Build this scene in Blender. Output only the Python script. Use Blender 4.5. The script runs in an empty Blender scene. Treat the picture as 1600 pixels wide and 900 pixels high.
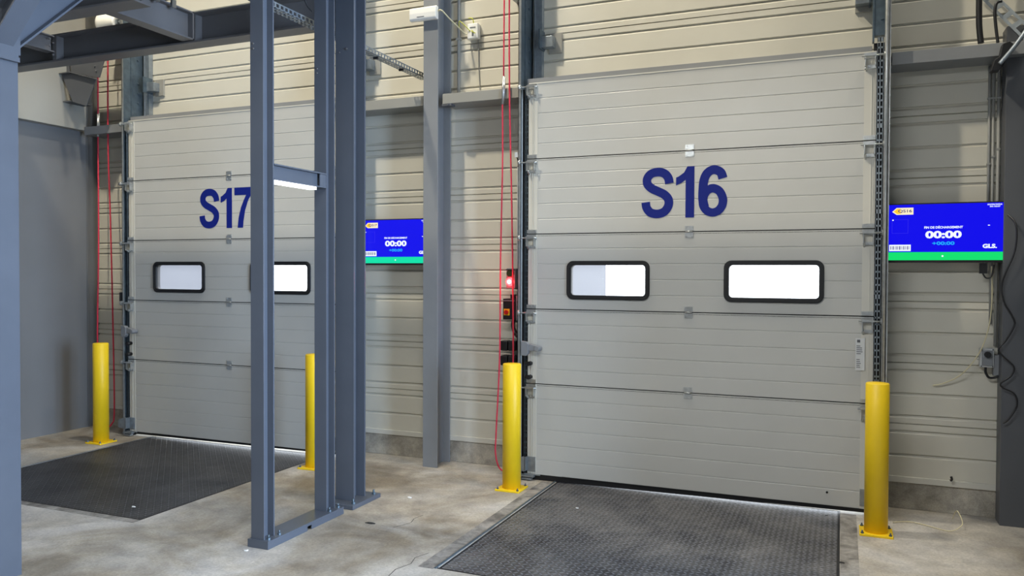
import bpy, math, random
from mathutils import Vector, Matrix
random.seed(4)
S = bpy.context.scene
COL = S.collection

# ------------------------------------------------------------------ camera
F_PX, YAW, PITCH, ROLL = 1248.3, -0.3923, -0.0188, 0.0039
CAM = Vector((2.2667, -6.086, 1.6914))
cy_, sy_, cp_, sp_ = math.cos(YAW), math.sin(YAW), math.cos(PITCH), math.sin(PITCH)
fw = Vector((sy_*cp_, cy_*cp_, sp_)); rt = Vector((cy_, -sy_, 0)); up = rt.cross(fw)
r2 = rt*math.cos(ROLL)+up*math.sin(ROLL); u2 = -rt*math.sin(ROLL)+up*math.cos(ROLL)
cd = bpy.data.cameras.new('camera'); cam = bpy.data.objects.new('camera', cd); COL.objects.link(cam)
cd.sensor_width = 36; cd.lens = 36*F_PX/1600; cd.clip_start = .05; cd.clip_end = 300
M4 = Matrix.Identity(4)
for i in range(3):
    M4[i][0], M4[i][1], M4[i][2], M4[i][3] = r2[i], u2[i], -fw[i], CAM[i]
cam.matrix_world = M4
S.camera = cam

# ------------------------------------------------------------------ exposure
S.view_settings.view_transform = 'Standard'; S.view_settings.look = 'None'
S.view_settings.gamma = 1; S.view_settings.use_curve_mapping = False
S.view_settings.exposure = 0.0

# ------------------------------------------------------------------ world: bright overcast yard beyond the doors (+y), dim rest of the hall behind (-y)
w = bpy.data.worlds.new('world'); S.world = w; w.use_nodes = True
nt = w.node_tree; nt.nodes.clear()
tc = nt.nodes.new('ShaderNodeTexCoord'); sx = nt.nodes.new('ShaderNodeSeparateXYZ')
ra = nt.nodes.new('ShaderNodeValToRGB'); bg = nt.nodes.new('ShaderNodeBackground'); wo = nt.nodes.new('ShaderNodeOutputWorld')
mp = nt.nodes.new('ShaderNodeMapRange'); mp.inputs[1].default_value = -1; mp.inputs[2].default_value = 1
nt.links.new(tc.outputs['Generated'], sx.inputs[0]); nt.links.new(sx.outputs['Y'], mp.inputs[0])
nt.links.new(mp.outputs[0], ra.inputs[0]); nt.links.new(ra.outputs[0], bg.inputs[0]); nt.links.new(bg.outputs[0], wo.inputs[0])
ra.color_ramp.elements[0].position = .50; ra.color_ramp.elements[0].color = (.017, .019, .0225, 1)
ra.color_ramp.elements[1].position = .56; ra.color_ramp.elements[1].color = (.86, .93, 1, 1)
bg.inputs[1].default_value = 5.0

# ------------------------------------------------------------------ lamps
def area(name, loc, target, sx_, sy_, power, color):
    l = bpy.data.lights.new(name, 'AREA'); l.shape = 'RECTANGLE'; l.size = sx_; l.size_y = sy_
    l.energy = power; l.color = color
    o = bpy.data.objects.new(name, l); COL.objects.link(o); o.location = loc
    o.rotation_euler = (Vector(target)-Vector(loc)).to_track_quat('-Z', 'Y').to_euler()
    return o
area('high_bay_lamp', (-3.0, -4.3, 10.2), (-1, .3, 2.8), .35, .35, 690, (1.0, .91, .73))
area('high_bay_lamp', (-1.0, -1.1, 9.4), (-1.0, -1.1, 0), .5, .5, 310, (1.0, .93, .79))
area('high_bay_lamp', (4.6, -1.1, 9.4), (4.6, -1.1, 0), .5, .5, 230, (1.0, .93, .79))
area('dock_daylight', (9.0, -4.0, 2.0), (-1, -2.6, 1.0), 3.6, 3.4, 2350, (.55, .73, 1.0))
area('platform_lamp', (1.0, -4.2, 3.75), (1.0, -4.2, 0), 2.4, .3, 165, (.95, .98, 1.0))
area('platform_lamp', (-3.0, -5.0, 3.75), (-3.0, -5.0, 0), 2.0, .3, 36, (1.0, .95, .85))

# ------------------------------------------------------------------ materials
def lin(c):
    return tuple(((v/255)/12.92 if v/255 <= .04045 else (((v/255)+.055)/1.055)**2.4) for v in c)+(1,)
def mat(name, rgb, rough=.5, metal=0, noise=0, nscale=8, bump=0, bscale=60, spec=.5, emit=None, estr=1):
    m = bpy.data.materials.new(name); m.use_nodes = True; n = m.node_tree; b = n.nodes['Principled BSDF']
    c = lin(rgb); b.inputs['Base Color'].default_value = c
    b.inputs['Roughness'].default_value = rough; b.inputs['Metallic'].default_value = metal
    b.inputs['Specular IOR Level'].default_value = spec
    t = n.nodes.new('ShaderNodeTexCoord')
    if noise:
        nz = n.nodes.new('ShaderNodeTexNoise'); nz.inputs['Scale'].default_value = nscale; nz.inputs['Detail'].default_value = 6
        n.links.new(t.outputs['Object'], nz.inputs['Vector'])
        r = n.nodes.new('ShaderNodeValToRGB'); r.color_ramp.elements[0].position = .3; r.color_ramp.elements[1].position = .7
        r.color_ramp.elements[0].color = tuple(v*(1-noise) for v in c[:3])+(1,)
        r.color_ramp.elements[1].color = tuple(min(1, v*(1+noise)) for v in c[:3])+(1,)
        n.links.new(nz.outputs['Fac'], r.inputs[0]); n.links.new(r.outputs[0], b.inputs['Base Color'])
    if bump:
        nb = n.nodes.new('ShaderNodeTexNoise'); nb.inputs['Scale'].default_value = bscale; nb.inputs['Detail'].default_value = 3
        n.links.new(t.outputs['Object'], nb.inputs['Vector'])
        bp = n.nodes.new('ShaderNodeBump'); bp.inputs['Strength'].default_value = bump; bp.inputs['Distance'].default_value = .01
        n.links.new(nb.outputs['Fac'], bp.inputs['Height']); n.links.new(bp.outputs[0], b.inputs['Normal'])
    if emit:
        b.inputs['Emission Color'].default_value = lin(emit); b.inputs['Emission Strength'].default_value = estr
    return m
MT = dict(
    wall=mat('cladding_paint', (202, 198, 184), .48, noise=.03, nscale=3, bump=.05, bscale=250),
    sheet=mat('smooth_sheet_paint', (146, 144, 136), .42, noise=.03, nscale=2, bump=.04, bscale=200),
    door=mat('door_paint', (187, 186, 180), .30, noise=.025, nscale=2.5, bump=.05, bscale=220),
    doorcap=mat('door_cap_paint', (200, 197, 186), .4),
    steel=mat('grey_steel_paint', (78, 83, 92), .32, noise=.05, nscale=5, bump=.03, bscale=150),
    beam=mat('dark_grey_beam_paint', (100, 98, 98), .42, noise=.05, nscale=5, bump=.03, bscale=150),
    wcol=mat('grey_baked_light', (128, 130, 132), .4, noise=.04, nscale=5),  # wall column's lamplight put into its steel grey; end rails, top seals share it
    shadesheet=mat('shaded_sheet_paint', (112, 113, 114), .38, noise=.04, nscale=2),  # same sheet paint, darkened to put the left wall's shade into its colour
    deepcol=mat('dark_shaded_steel', (82, 84, 88), .45, noise=.04, nscale=5),  # right column's shade put into its steel grey; dark brackets share it
    truck=mat('truck_grey', (124, 128, 142), .6),
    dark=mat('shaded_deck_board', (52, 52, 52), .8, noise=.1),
    galv=mat('galvanised_steel', (150, 158, 164), .38, .7, noise=.15, nscale=22),
    galvdark=mat('oiled_galvanised_steel', (92, 106, 116), .4, .6, noise=.18, nscale=20),
    zinc=mat('bright_zinc', (190, 192, 190), .32, .8, noise=.12, nscale=30),
    rubber=mat('black_rubber', (16, 16, 18), .55),
    black=mat('black_plastic', (20, 20, 22), .45),
    grey=mat('grey_plastic', (125, 128, 132), .5),
    lgrey=mat('light_grey_plastic', (190, 192, 192), .5),
    white=mat('white_plastic', (228, 226, 218), .4),
    yellow=mat('yellow_powder_coat', (236, 198, 22), .45, noise=.05, nscale=4, bump=.05, bscale=40),
    switch=mat('yellow_switch_plate', (235, 180, 20), .5),
    red=mat('red_plastic', (190, 20, 20), .4),
    rope=mat('red_rope', (222, 56, 80), .8, bump=.6, bscale=300),
    blue=mat('blue_vinyl', (4, 26, 118), .6, spec=.25),
    cable=mat('cream_cable', (205, 196, 160), .5),
    ygreen=mat('yellow_green_wire', (200, 200, 40), .5),
    conduit=mat('grey_conduit', (150, 150, 146), .45),
    bolt=mat('bolt_steel', (150, 150, 150), .35, .85),
    sticker=mat('white_sticker', (205, 206, 204), .5),
    print=mat('sticker_print', (90, 92, 96), .6),
    lamp=mat('lit_lamp_tube', (255, 255, 255), .4, emit=(255, 255, 255), estr=2.2),
    redlamp=mat('lit_red_lens', (255, 60, 60), .3, emit=(255, 40, 44), estr=14),
    redcore=mat('lit_red_lens_core', (255, 200, 190), .3, emit=(255, 190, 180), estr=6),
    greenoff=mat('unlit_green_lens', (36, 62, 34), .2),
    scrblue=mat('screen_blue', (0, 0, 0), .2, emit=(12, 6, 236), estr=1.0),
    scrgreen=mat('screen_green', (0, 0, 0), .2, emit=(16, 226, 112), estr=1.0),
    scrteal=mat('screen_teal', (0, 0, 0), .2, emit=(10, 226, 170), estr=1.0),
    scrwhite=mat('screen_white', (0, 0, 0), .2, emit=(236, 244, 255), estr=1.1),
    scrcyan=mat('screen_cyan', (0, 0, 0), .2, emit=(30, 175, 255), estr=1.0),
    scrcream=mat('screen_cream', (0, 0, 0), .2, emit=(255, 240, 200), estr=1.0),
    scrgold=mat('screen_gold', (0, 0, 0), .2, emit=(255, 205, 50), estr=1.0),
    scrink=mat('screen_ink', (0, 0, 0), .2, emit=(50, 40, 130), estr=.8),
    scrline=mat('screen_line', (0, 0, 0), .2, emit=(70, 60, 240), estr=1.0),
    paper=mat('white_paper', (225, 225, 222), .7),
    leaf=mat('dark_flake', (38, 36, 34), .8),
)
# acrylic window pane
m = bpy.data.materials.new('milky_acrylic'); m.use_nodes = True; n = m.node_tree; n.nodes.clear()
o_ = n.nodes.new('ShaderNodeOutputMaterial'); mx = n.nodes.new('ShaderNodeMixShader'); tr = n.nodes.new('ShaderNodeBsdfTransparent'); tl = n.nodes.new('ShaderNodeBsdfTranslucent')
gl = n.nodes.new('ShaderNodeBsdfGlossy'); mx2 = n.nodes.new('ShaderNodeMixShader'); gl.inputs['Roughness'].default_value = .1
tl.inputs[0].default_value = (.85, .86, .9, 1); mx.inputs[0].default_value = .055; mx2.inputs[0].default_value = .05
n.links.new(tr.outputs[0], mx.inputs[1]); n.links.new(tl.outputs[0], mx.inputs[2]); n.links.new(mx.outputs[0], mx2.inputs[1]); n.links.new(gl.outputs[0], mx2.inputs[2]); n.links.new(mx2.outputs[0], o_.inputs[0])
MT['pane'] = m

# concrete
def concrete(name, a, b, c, scale=1.0, rough=.62):
    m = bpy.data.materials.new(name); m.use_nodes = True; n = m.node_tree; L = n.links; B = n.nodes['Principled BSDF']
    t = n.nodes.new('ShaderNodeTexCoord')
    def noise(s, d=8, dist=0, ro=.5):
        z = n.nodes.new('ShaderNodeTexNoise'); z.inputs['Scale'].default_value = s*scale; z.inputs['Detail'].default_value = d
        z.inputs['Distortion'].default_value = dist; z.inputs['Roughness'].default_value = ro; L.new(t.outputs['Object'], z.inputs['Vector']); return z
    n1 = noise(1.1, 7, .8, .6); n2 = noise(5, 8, .3, .65); n3 = noise(60, 4, 0, .7)
    r1 = n.nodes.new('ShaderNodeValToRGB'); e = r1.color_ramp.elements
    e[0].position = .34; e[0].color = lin(a); e[1].position = .66; e[1].color = lin(c); x = e.new(.5); x.color = lin(b)
    L.new(n1.outputs['Fac'], r1.inputs[0])
    r2 = n.nodes.new('ShaderNodeValToRGB'); e = r2.color_ramp.elements
    e[0].position = .32; e[0].color = (.66, .66, .68, 1); e[1].position = .62; e[1].color = (1.06, 1.05, 1.02, 1)
    L.new(n2.outputs['Fac'], r2.inputs[0])
    mm = n.nodes.new('ShaderNodeMixRGB'); mm.blend_type = 'MULTIPLY'; mm.inputs[0].default_value = .9
    L.new(r1.outputs[0], mm.inputs[1]); L.new(r2.outputs[0], mm.inputs[2])
    m3 = n.nodes.new('ShaderNodeMixRGB'); m3.blend_type = 'OVERLAY'; m3.inputs[0].default_value = .5
    L.new(mm.outputs[0], m3.inputs[1]); L.new(n3.outputs['Fac'], m3.inputs[2]); L.new(m3.outputs[0], B.inputs['Base Color'])
    B.inputs['Roughness'].default_value = rough
    bp = n.nodes.new('ShaderNodeBump'); bp.inputs['Strength'].default_value = .25; bp.inputs['Distance'].default_value = .004
    L.new(n2.outputs['Fac'], bp.inputs['Height']); L.new(bp.outputs[0], B.inputs['Normal'])
    return m
MT['concrete'] = concrete('floor_concrete', (132, 121, 104), (166, 159, 147), (190, 186, 180))
MT['plinth'] = concrete('plinth_concrete', (140, 134, 122), (166, 160, 148), (184, 178, 166), 2.5, .85)
MT['curb'] = concrete('stained_kerb_concrete', (92, 88, 84), (134, 130, 124), (160, 156, 150), 5, .7)

# chequer plate: alternating raised lugs
def plate_mat(name, dark, light, wear=.6):
    m = bpy.data.materials.new(name); m.use_nodes = True; n = m.node_tree; L = n.links; B = n.nodes['Principled BSDF']
    t = n.nodes.new('ShaderNodeTexCoord'); s = n.nodes.new('ShaderNodeSeparateXYZ'); L.new(t.outputs['Object'], s.inputs[0])
    def M(op, a, b=None, c=None):
        k = n.nodes.new('ShaderNodeMath'); k.operation = op
        for i, v in enumerate((a, b, c)):
            if v is None: continue
            if isinstance(v, (int, float)): k.inputs[i].default_value = v
            else: L.new(v, k.inputs[i])
        return k.outputs[0]
    sc = 1/.034
    u = M('MULTIPLY', s.outputs['X'], sc); v = M('MULTIPLY', s.outputs['Y'], sc)
    cu = M('FLOOR', u); cv = M('FLOOR', v)
    par = M('FLOORED_MODULO', M('ADD', cu, cv), 2)
    lx = M('SUBTRACT', M('FRACT', u), .5); ly = M('SUBTRACT', M('FRACT', v), .5)
    p = M('MULTIPLY', M('ADD', lx, ly), .7071); q = M('MULTIPLY', M('SUBTRACT', lx, ly), .7071)
    aa = M('ADD', M('MULTIPLY', p, par), M('MULTIPLY', q, M('SUBTRACT', 1, par)))
    bb = M('ADD', M('MULTIPLY', q, par), M('MULTIPLY', p, M('SUBTRACT', 1, par)))
    d = M('ADD', M('POWER', M('ABSOLUTE', M('DIVIDE', aa, .48)), 2), M('POWER', M('ABSOLUTE', M('DIVIDE', bb, .17)), 2))
    h = n.nodes.new('ShaderNodeMapRange'); h.inputs[1].default_value = 1.15; h.inputs[2].default_value = .35; L.new(d, h.inputs[0])
    nz = n.nodes.new('ShaderNodeTexNoise'); nz.inputs['Scale'].default_value = 2.6; nz.inputs['Detail'].default_value = 9; nz.inputs['Roughness'].default_value = .65; nz.inputs['Distortion'].default_value = .6
    L.new(t.outputs['Object'], nz.inputs['Vector'])
    n2 = n.nodes.new('ShaderNodeTexNoise'); n2.inputs['Scale'].default_value = 45; n2.inputs['Detail'].default_value = 5; L.new(t.outputs['Object'], n2.inputs['Vector'])
    r = n.nodes.new('ShaderNodeValToRGB'); e = r.color_ramp.elements
    e[0].position = .36; e[0].color = lin(dark); e[1].position = .66; e[1].color = lin(light); L.new(nz.outputs['Fac'], r.inputs[0])
    r2 = n.nodes.new('ShaderNodeValToRGB'); e = r2.color_ramp.elements
    e[0].position = .35; e[0].color = (.6, .6, .6, 1); e[1].position = .7; e[1].color = (1.3, 1.28, 1.25, 1); L.new(n2.outputs['Fac'], r2.inputs[0])
    mm = n.nodes.new('ShaderNodeMixRGB'); mm.blend_type = 'MULTIPLY'; mm.inputs[0].default_value = 1
    L.new(r.outputs[0], mm.inputs[1]); L.new(r2.outputs[0], mm.inputs[2])
    worn = n.nodes.new('ShaderNodeMixRGB'); worn.inputs[2].default_value = lin((132, 134, 140))
    L.new(M('MULTIPLY', h.outputs[0], wear), worn.inputs[0]); L.new(mm.outputs[0], worn.inputs[1])
    L.new(worn.outputs[0], B.inputs['Base Color'])
    B.inputs['Metallic'].default_value = .25; B.inputs['Roughness'].default_value = .5
    bp = n.nodes.new('ShaderNodeBump'); bp.inputs['Strength'].default_value = .8; bp.inputs['Distance'].default_value = .004
    L.new(h.outputs[0], bp.inputs['Height']); L.new(bp.outputs[0], B.inputs['Normal'])
    return m
MT['plate'] = plate_mat('chequer_plate_grey', (50, 50, 54), (104, 102, 100))
MT['plate2'] = plate_mat('chequer_plate_dark', (38, 39, 42), (72, 72, 74), .28)

# ------------------------------------------------------------------ helpers
ORG = {}
class MB:
    def __init__(s): s.v = []; s.f = []; s.sm = []
    def face(s, idx, sm=False): s.f.append(idx); s.sm.append(sm)
    def box(s, x0, x1, y0, y1, z0, z1):
        if x0 > x1: x0, x1 = x1, x0
        if y0 > y1: y0, y1 = y1, y0
        if z0 > z1: z0, z1 = z1, z0
        k = len(s.v)
        s.v += [(x0,y0,z0),(x1,y0,z0),(x1,y1,z0),(x0,y1,z0),(x0,y0,z1),(x1,y0,z1),(x1,y1,z1),(x0,y1,z1)]
        for f in ((3,2,1,0),(4,5,6,7),(0,1,5,4),(1,2,6,5),(2,3,7,6),(3,0,4,7)): s.face([k+i for i in f])
        return s
    def prism(s, pts, axis, a, b):
        """extrude a 2D polygon along an axis; pts are the other two coordinates in order"""
        k = len(s.v); n_ = len(pts)
        for t in (a, b):
            for p in pts:
                c = list(p); c.insert(axis, t); s.v.append(tuple(c))
        s.face([k+i for i in range(n_)][::-1]); s.face([k+n_+i for i in range(n_)])
        for i in range(n_): j = (i+1) % n_; s.face([k+i, k+j, k+n_+j, k+n_+i])
        return s
    def tube(s, pts, r, n_=10, cap=True, smooth=True):
        P = [Vector(p) for p in pts]; k = len(s.v)
        R = r if isinstance(r, (list, tuple)) else [r]*len(P)
        ref = None
        for i, p in enumerate(P):
            d = (P[min(i+1, len(P)-1)]-P[max(i-1, 0)]).normalized()
            if ref is None:
                ref = Vector((0,0,1)) if abs(d.z) < .9 else Vector((1,0,0))
            a = (ref-d*ref.dot(d)).normalized(); ref = a; b = d.cross(a)
            for j in range(n_):
                t = 2*math.pi*j/n_; s.v.append(tuple(p+(a*math.cos(t)+b*math.sin(t))*R[i]))
        for i in range(len(P)-1):
            for j in range(n_):
                q = (j+1) % n_; s.face([k+i*n_+j, k+i*n_+q, k+(i+1)*n_+q, k+(i+1)*n_+j], smooth)
        if cap:
            s.face([k+j for j in range(n_)][::-1]); e = k+(len(P)-1)*n_; s.face([e+j for j in range(n_)])
        return s
    def build(s, name, m, parent=None, origin=None, bevel=0):
        root = Vector(origin) if origin is not None else (ORG[parent.name] if parent else Vector((0,0,0)))
        me = bpy.data.meshes.new(name)
        me.from_pydata([tuple(Vector(v)-root) for v in s.v], [], s.f)
        me.polygons.foreach_set('use_smooth', s.sm); me.materials.append(MT[m] if isinstance(m, str) else m)
        me.validate(); me.update()
        import bmesh
        bm = bmesh.new(); bm.from_mesh(me); bmesh.ops.recalc_face_normals(bm, faces=bm.faces); bm.to_mesh(me); bm.free()
        o = bpy.data.objects.new(name, me); COL.objects.link(o)
        if parent: o.parent = parent; ORG[o.name] = ORG[parent.name]
        else: o.location = root; ORG[o.name] = root
        if bevel:
            b = o.modifiers.new('bevel', 'BEVEL'); b.width = bevel; b.segments = 2; b.limit_method = 'ANGLE'
        return o
def tag(o, label=None, cat=None, group=None, kind=None):
    if label: o['label'] = label
    if cat: o['category'] = cat
    if group: o['group'] = group
    if kind: o['kind'] = kind
    return o
def thing(name, loc, label, cat, group=None, kind=None):
    o = bpy.data.objects.new(name, None); COL.objects.link(o); o.location = loc; o.empty_display_size = .1
    ORG[o.name] = Vector(loc); return tag(o, label, cat, group, kind)
def spline(pts, n_=8):
    P = [Vector(p) for p in pts]; out = []
    for i in range(len(P)-1):
        a = P[max(i-1, 0)]; b = P[i]; c = P[i+1]; d = P[min(i+2, len(P)-1)]
        for k in range(n_):
            t = k/n_; out.append(.5*((2*b)+(c-a)*t+(2*a-5*b+4*c-d)*t*t+(3*b-a-3*c+d)*t**3))
    out.append(P[-1]); return out
def rrect(cx, cz, hw, hh, r, n_=6):
    o = []
    for sx__, sz__, a0 in ((1,1,0),(-1,1,90),(-1,-1,180),(1,-1,270)):
        for k in range(n_+1):
            a = math.radians(a0+90*k/n_); o.append((cx+sx__*(hw-r)+r*math.cos(a), cz+sz__*(hh-r)+r*math.sin(a)))
    return o
def ring(mb, outer, inner, y0, y1):
    """ring between two equal-length outlines in xz, from y0 (front) to y1 (back)"""
    k = len(mb.v); n_ = len(outer)
    for y in (y0, y1):
        for pl in (outer, inner):
            for p in pl: mb.v.append((p[0], y, p[1]))
    O0, I0, O1, I1 = k, k+n_, k+2*n_, k+3*n_
    for i in range(n_):
        j = (i+1) % n_
        mb.face([O0+i, O0+j, I0+j, I0+i]); mb.face([O1+i, I1+i, I1+j, O1+j])
        mb.face([O0+i, O1+i, O1+j, O0+j], True); mb.face([I0+i, I0+j, I1+j, I1+i], True)
def hsec(mb, cx, cy, w_, d_, z0, z1, tf=.012, tw=.008, axis='y'):
    """vertical H section; flanges face +-axis"""
    if axis == 'y':
        mb.box(cx-w_/2, cx+w_/2, cy-d_/2, cy-d_/2+tf, z0, z1); mb.box(cx-w_/2, cx+w_/2, cy+d_/2-tf, cy+d_/2, z0, z1)
        mb.box(cx-tw/2, cx+tw/2, cy-d_/2+tf, cy+d_/2-tf, z0, z1)
    else:
        mb.box(cx-d_/2, cx-d_/2+tf, cy-w_/2, cy+w_/2, z0, z1); mb.box(cx+d_/2-tf, cx+d_/2, cy-w_/2, cy+w_/2, z0, z1)
        mb.box(cx-d_/2+tf, cx+d_/2-tf, cy-tw/2, cy+tw/2, z0, z1)
    return mb
def ibeam(mb, axis, a, b, c, z0, z1, w_, tf=.012, tw=.008):
    """horizontal I beam along axis 'x' or 'y', centred on c across"""
    if axis == 'x':
        mb.box(a, b, c-w_/2, c+w_/2, z0, z0+tf); mb.box(a, b, c-w_/2, c+w_/2, z1-tf, z1); mb.box(a, b, c-tw/2, c+tw/2, z0+tf, z1-tf)
    else:
        mb.box(c-w_/2, c+w_/2, a, b, z0, z0+tf); mb.box(c-w_/2, c+w_/2, a, b, z1-tf, z1); mb.box(c-tw/2, c+tw/2, a, b, z0+tf, z1-tf)
    return mb
def bolt(mb, x, y, z, d, r=.008, h=.008):
    """hex bolt head pointing along d"""
    v = Vector(d); mb.tube([Vector((x,y,z)), Vector((x,y,z))+v*h], r, 6, True, False); mb.tube([Vector((x,y,z)), Vector((x,y,z))+v*h*1.6], r*.5, 8)
def text_mesh(txt, size, width=None, height=None, bold=0, align='CENTER', name='t'):
    """vertices/faces of a text in the xz plane, scaled to a width/height, anchored at its box centre (or left)"""
    c = bpy.data.curves.new(name, 'FONT'); c.body = txt; c.size = size; c.offset = bold*size
    c.resolution_u = 3
    ob = bpy.data.objects.new(name, c); COL.objects.link(ob)
    bpy.context.view_layer.update()
    me = ob.to_mesh(); V = [v.co.copy() for v in me.vertices]; Fc = [list(p.vertices) for p in me.polygons]
    ob.to_mesh_clear(); bpy.data.objects.remove(ob); bpy.data.curves.remove(c)
    x0 = min(v.x for v in V); x1 = max(v.x for v in V); y0 = min(v.y for v in V); y1 = max(v.y for v in V)
    sx__ = (width/(x1-x0)) if width else 1; sz__ = (height/(y1-y0)) if height else sx__
    if not width: sx__ = sz__
    return [((v.x-(x0+x1)/2)*sx__, (v.y-(y0+y1)/2)*sz__) for v in V], Fc
def text(mb, txt, cx, y, cz, width, height, bold=.02):
    P, Fc = text_mesh(txt, 1, width, height, bold); k = len(mb.v)
    mb.v += [(cx+p[0], y, cz+p[1]) for p in P]
    for f in Fc: mb.face([k+i for i in f])

# cladding profile (groove, kind) -> strip extruded along x
def strip(mb, x0, x1, z0, z1, yf, grooves, back, sharp=1):
    """grooves: list of (z, half height, depth) cut into the front face yf; back = y of rear face"""
    pts = [(yf, z0)]
    for g, h, d in sorted(grooves):
        if g-h <= z0+1e-4 or g+h >= z1-1e-4: continue
        pts += [(yf, g-h), (yf+d, g+h*.35), (yf+d, g+h*.85), (yf, g+h)]
    pts.append((yf, z1)); k = len(mb.v)
    for x in (x0, x1):
        for y, z in pts: mb.v.append((x, y, z))
    n_ = len(pts)
    for i in range(n_-1): mb.face([k+i, k+n_+i, k+n_+i+1, k+i+1])
    b = len(mb.v)
    mb.v += [(x0, back, z0), (x1, back, z0), (x1, back, z1), (x0, back, z1)]
    mb.face([b, b+3, b+2, b+1]); mb.face([k, b, b+1, k+n_]); mb.face([k+n_-1, k+2*n_-1, b+2, b+3])
    mb.face([k+i for i in range(n_)]+[b+3, b]); mb.face([k+n_+i for i in range(n_)][::-1]+[b+1, b+2])

# ------------------------------------------------------------------ the setting
DX = -4.40                      # second bay is the first one moved along the wall
PL = (.156, 2.253, -2.04, .06)  # dock plate x0 x1 y0 y1
X0, X1, Y0 = -5.31, 9.0, -13.0
WALLY = .30
# floor with the two leveller pits
mb = MB()
xs = [X0-.4, PL[0]+DX-.012, PL[1]+DX+.012, PL[0]-.012, PL[1]+.012, X1]
for i in range(5):
    if i in (1, 3): mb.box(xs[i], xs[i+1], Y0, PL[2]-.012, -.15, 0); mb.box(xs[i], xs[i+1], .075, 1.2, -.15, -.004)
    else: mb.box(xs[i], xs[i+1], Y0, 1.2, -.15, 0)
mb.box(xs[0], xs[-1], Y0, 1.2, -.3, -.14)
tag(mb.build('floor', 'concrete'), 'worn grey concrete warehouse floor with stains', 'floor', kind='structure')
# back wall of ribbed cladding
gr = []
for k in range(-3, 20):
    j = .616+.441*k
    gr += [(j, .005, .014), (j-.058, .0125, .015), (j+.056, .0125, .015), (j+.2145, .0125, .015)]
ZT = 6.5
mb = MB()
for a, b, z0 in ((X0, -4.50, .235), (-4.50, -1.97, 3.23), (-1.97, -.10, .235), (-.10, 2.43, 3.23), (2.43, X1, .235)):
    strip(mb, a, b, z0, ZT, WALLY, gr, WALLY+.09)
tag(mb.build('wall_back', 'wall'), 'beige grey ribbed metal cladding wall around the dock doors', 'wall', kind='structure')
i = 1
for a, b in ((X0, -4.50), (-1.97, -.10), (2.43, X1)):
    p = MB(); p.box(a, b, WALLY+.004, WALLY+.3, 0, .192)
    tag(p.build('trim_%d' % i, 'plinth', bevel=.004), ['rough concrete plinth left of door S17', 'rough concrete plinth between the two dock doors', 'rough concrete plinth right of door S16'][i//2], 'plinth', kind='structure'); i += 1
    p = MB(); p.box(a, b, WALLY-.012, WALLY+.08, .192, .236); 
    tag(p.build('trim_%d' % i, 'doorcap', bevel=.003), ['pale metal base flashing left of door S17', 'pale metal base flashing between the two dock doors', 'pale metal base flashing right of door S16'][(i-1)//2], 'flashing', kind='structure'); i += 1
# left wall: smooth sheets, projecting upper fascia
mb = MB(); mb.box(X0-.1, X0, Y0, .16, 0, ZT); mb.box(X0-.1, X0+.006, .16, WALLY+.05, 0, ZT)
tag(mb.build('wall_left', 'shadesheet'), 'smooth grey sheet metal side wall at far left', 'wall', kind='structure')
mb = MB(); mb.box(X0, X0+.10, Y0, .08, 3.19, ZT); mb.box(X0, X0+.004, .08, .30, 3.19, ZT)
tag(mb.build('trim_7', 'sheet', bevel=.003), 'projecting upper fascia sheet of the left side wall', 'fascia', kind='structure')
mb = MB(); mb.box(3.75, 3.85, -2.1, .39, 0, 3.84)  # unseen partition added to block daylight from the right wall and column
tag(mb.build('daylight_blocker', 'shadesheet'), 'added unseen partition that keeps daylight off the right wall', 'wall', kind='structure')
mb = MB(); mb.box(X0-.4, X1, Y0, 1.2, 12.0, 12.2)
tag(mb.build('ceiling', 'sheet'), 'high hall roof above the docks', 'ceiling', kind='structure')

# ------------------------------------------------------------------ dock plates
def dock_plate(dx, m_, label, border):
    t = thing('dock_leveller', ((PL[0]+PL[1])/2+dx, (PL[2]+PL[3])/2, 0), label, 'dock plate')
    p = MB(); p.box(PL[0]+dx, PL[1]+dx, PL[2], PL[3], -.02, -.004); p.build('deck_plate', m_, t)
    p = MB()
    if border: p.box(PL[0]+dx-.03, PL[0]+dx-.018, PL[2]-.02, PL[3]-.02, -.05, .006)
    else:
        p.box(PL[0]+dx-.02, PL[0]+dx-.014, PL[2]-.02, PL[3], -.05, .003)
    p.build('edge_angle', 'galvdark', t)
    p = MB()
    p.box(PL[0]+dx-.018, PL[0]+dx-.001, PL[2]-.012, PL[3], -.05, -.006+.004); p.box(PL[1]+dx+.001, PL[1]+dx+.016, PL[2]-.012, PL[3], -.05, .001)
    p.box(PL[0]+dx-.016, PL[1]+dx+.016, PL[2]-.016, PL[2]-.001, -.05, .001); p.build('gap_seal', 'rubber', t)
    return t
dock_plate(0, 'plate', 'grey chequer plate dock leveller in floor before door S16', True)
dock_plate(DX, 'plate2', 'dark chequer plate dock leveller in floor before door S17', False)
def kerb(x0, x1, y0, y1, label):
    p = MB(); p.box(x0, x1, y0, y1, -.01, .0016); tag(p.build('kerb_strip', 'curb', origin=((x0+x1)/2, y0, 0)), label, 'kerb', kind='structure')
kerb(PL[0]-.13, PL[0]-.032, PL[2]-.03, -.02, 'stained concrete strip along left edge of the S16 leveller')
kerb(PL[1]+.018, PL[1]+.12, PL[2]-.5, .0, 'stained concrete strip along right edge of the S16 leveller')
kerb(PL[0]+DX-.1, PL[1]+DX+.02, PL[2]-.08, PL[2]-.018, 'stained concrete strip along front edge of the S17 leveller')

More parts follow.
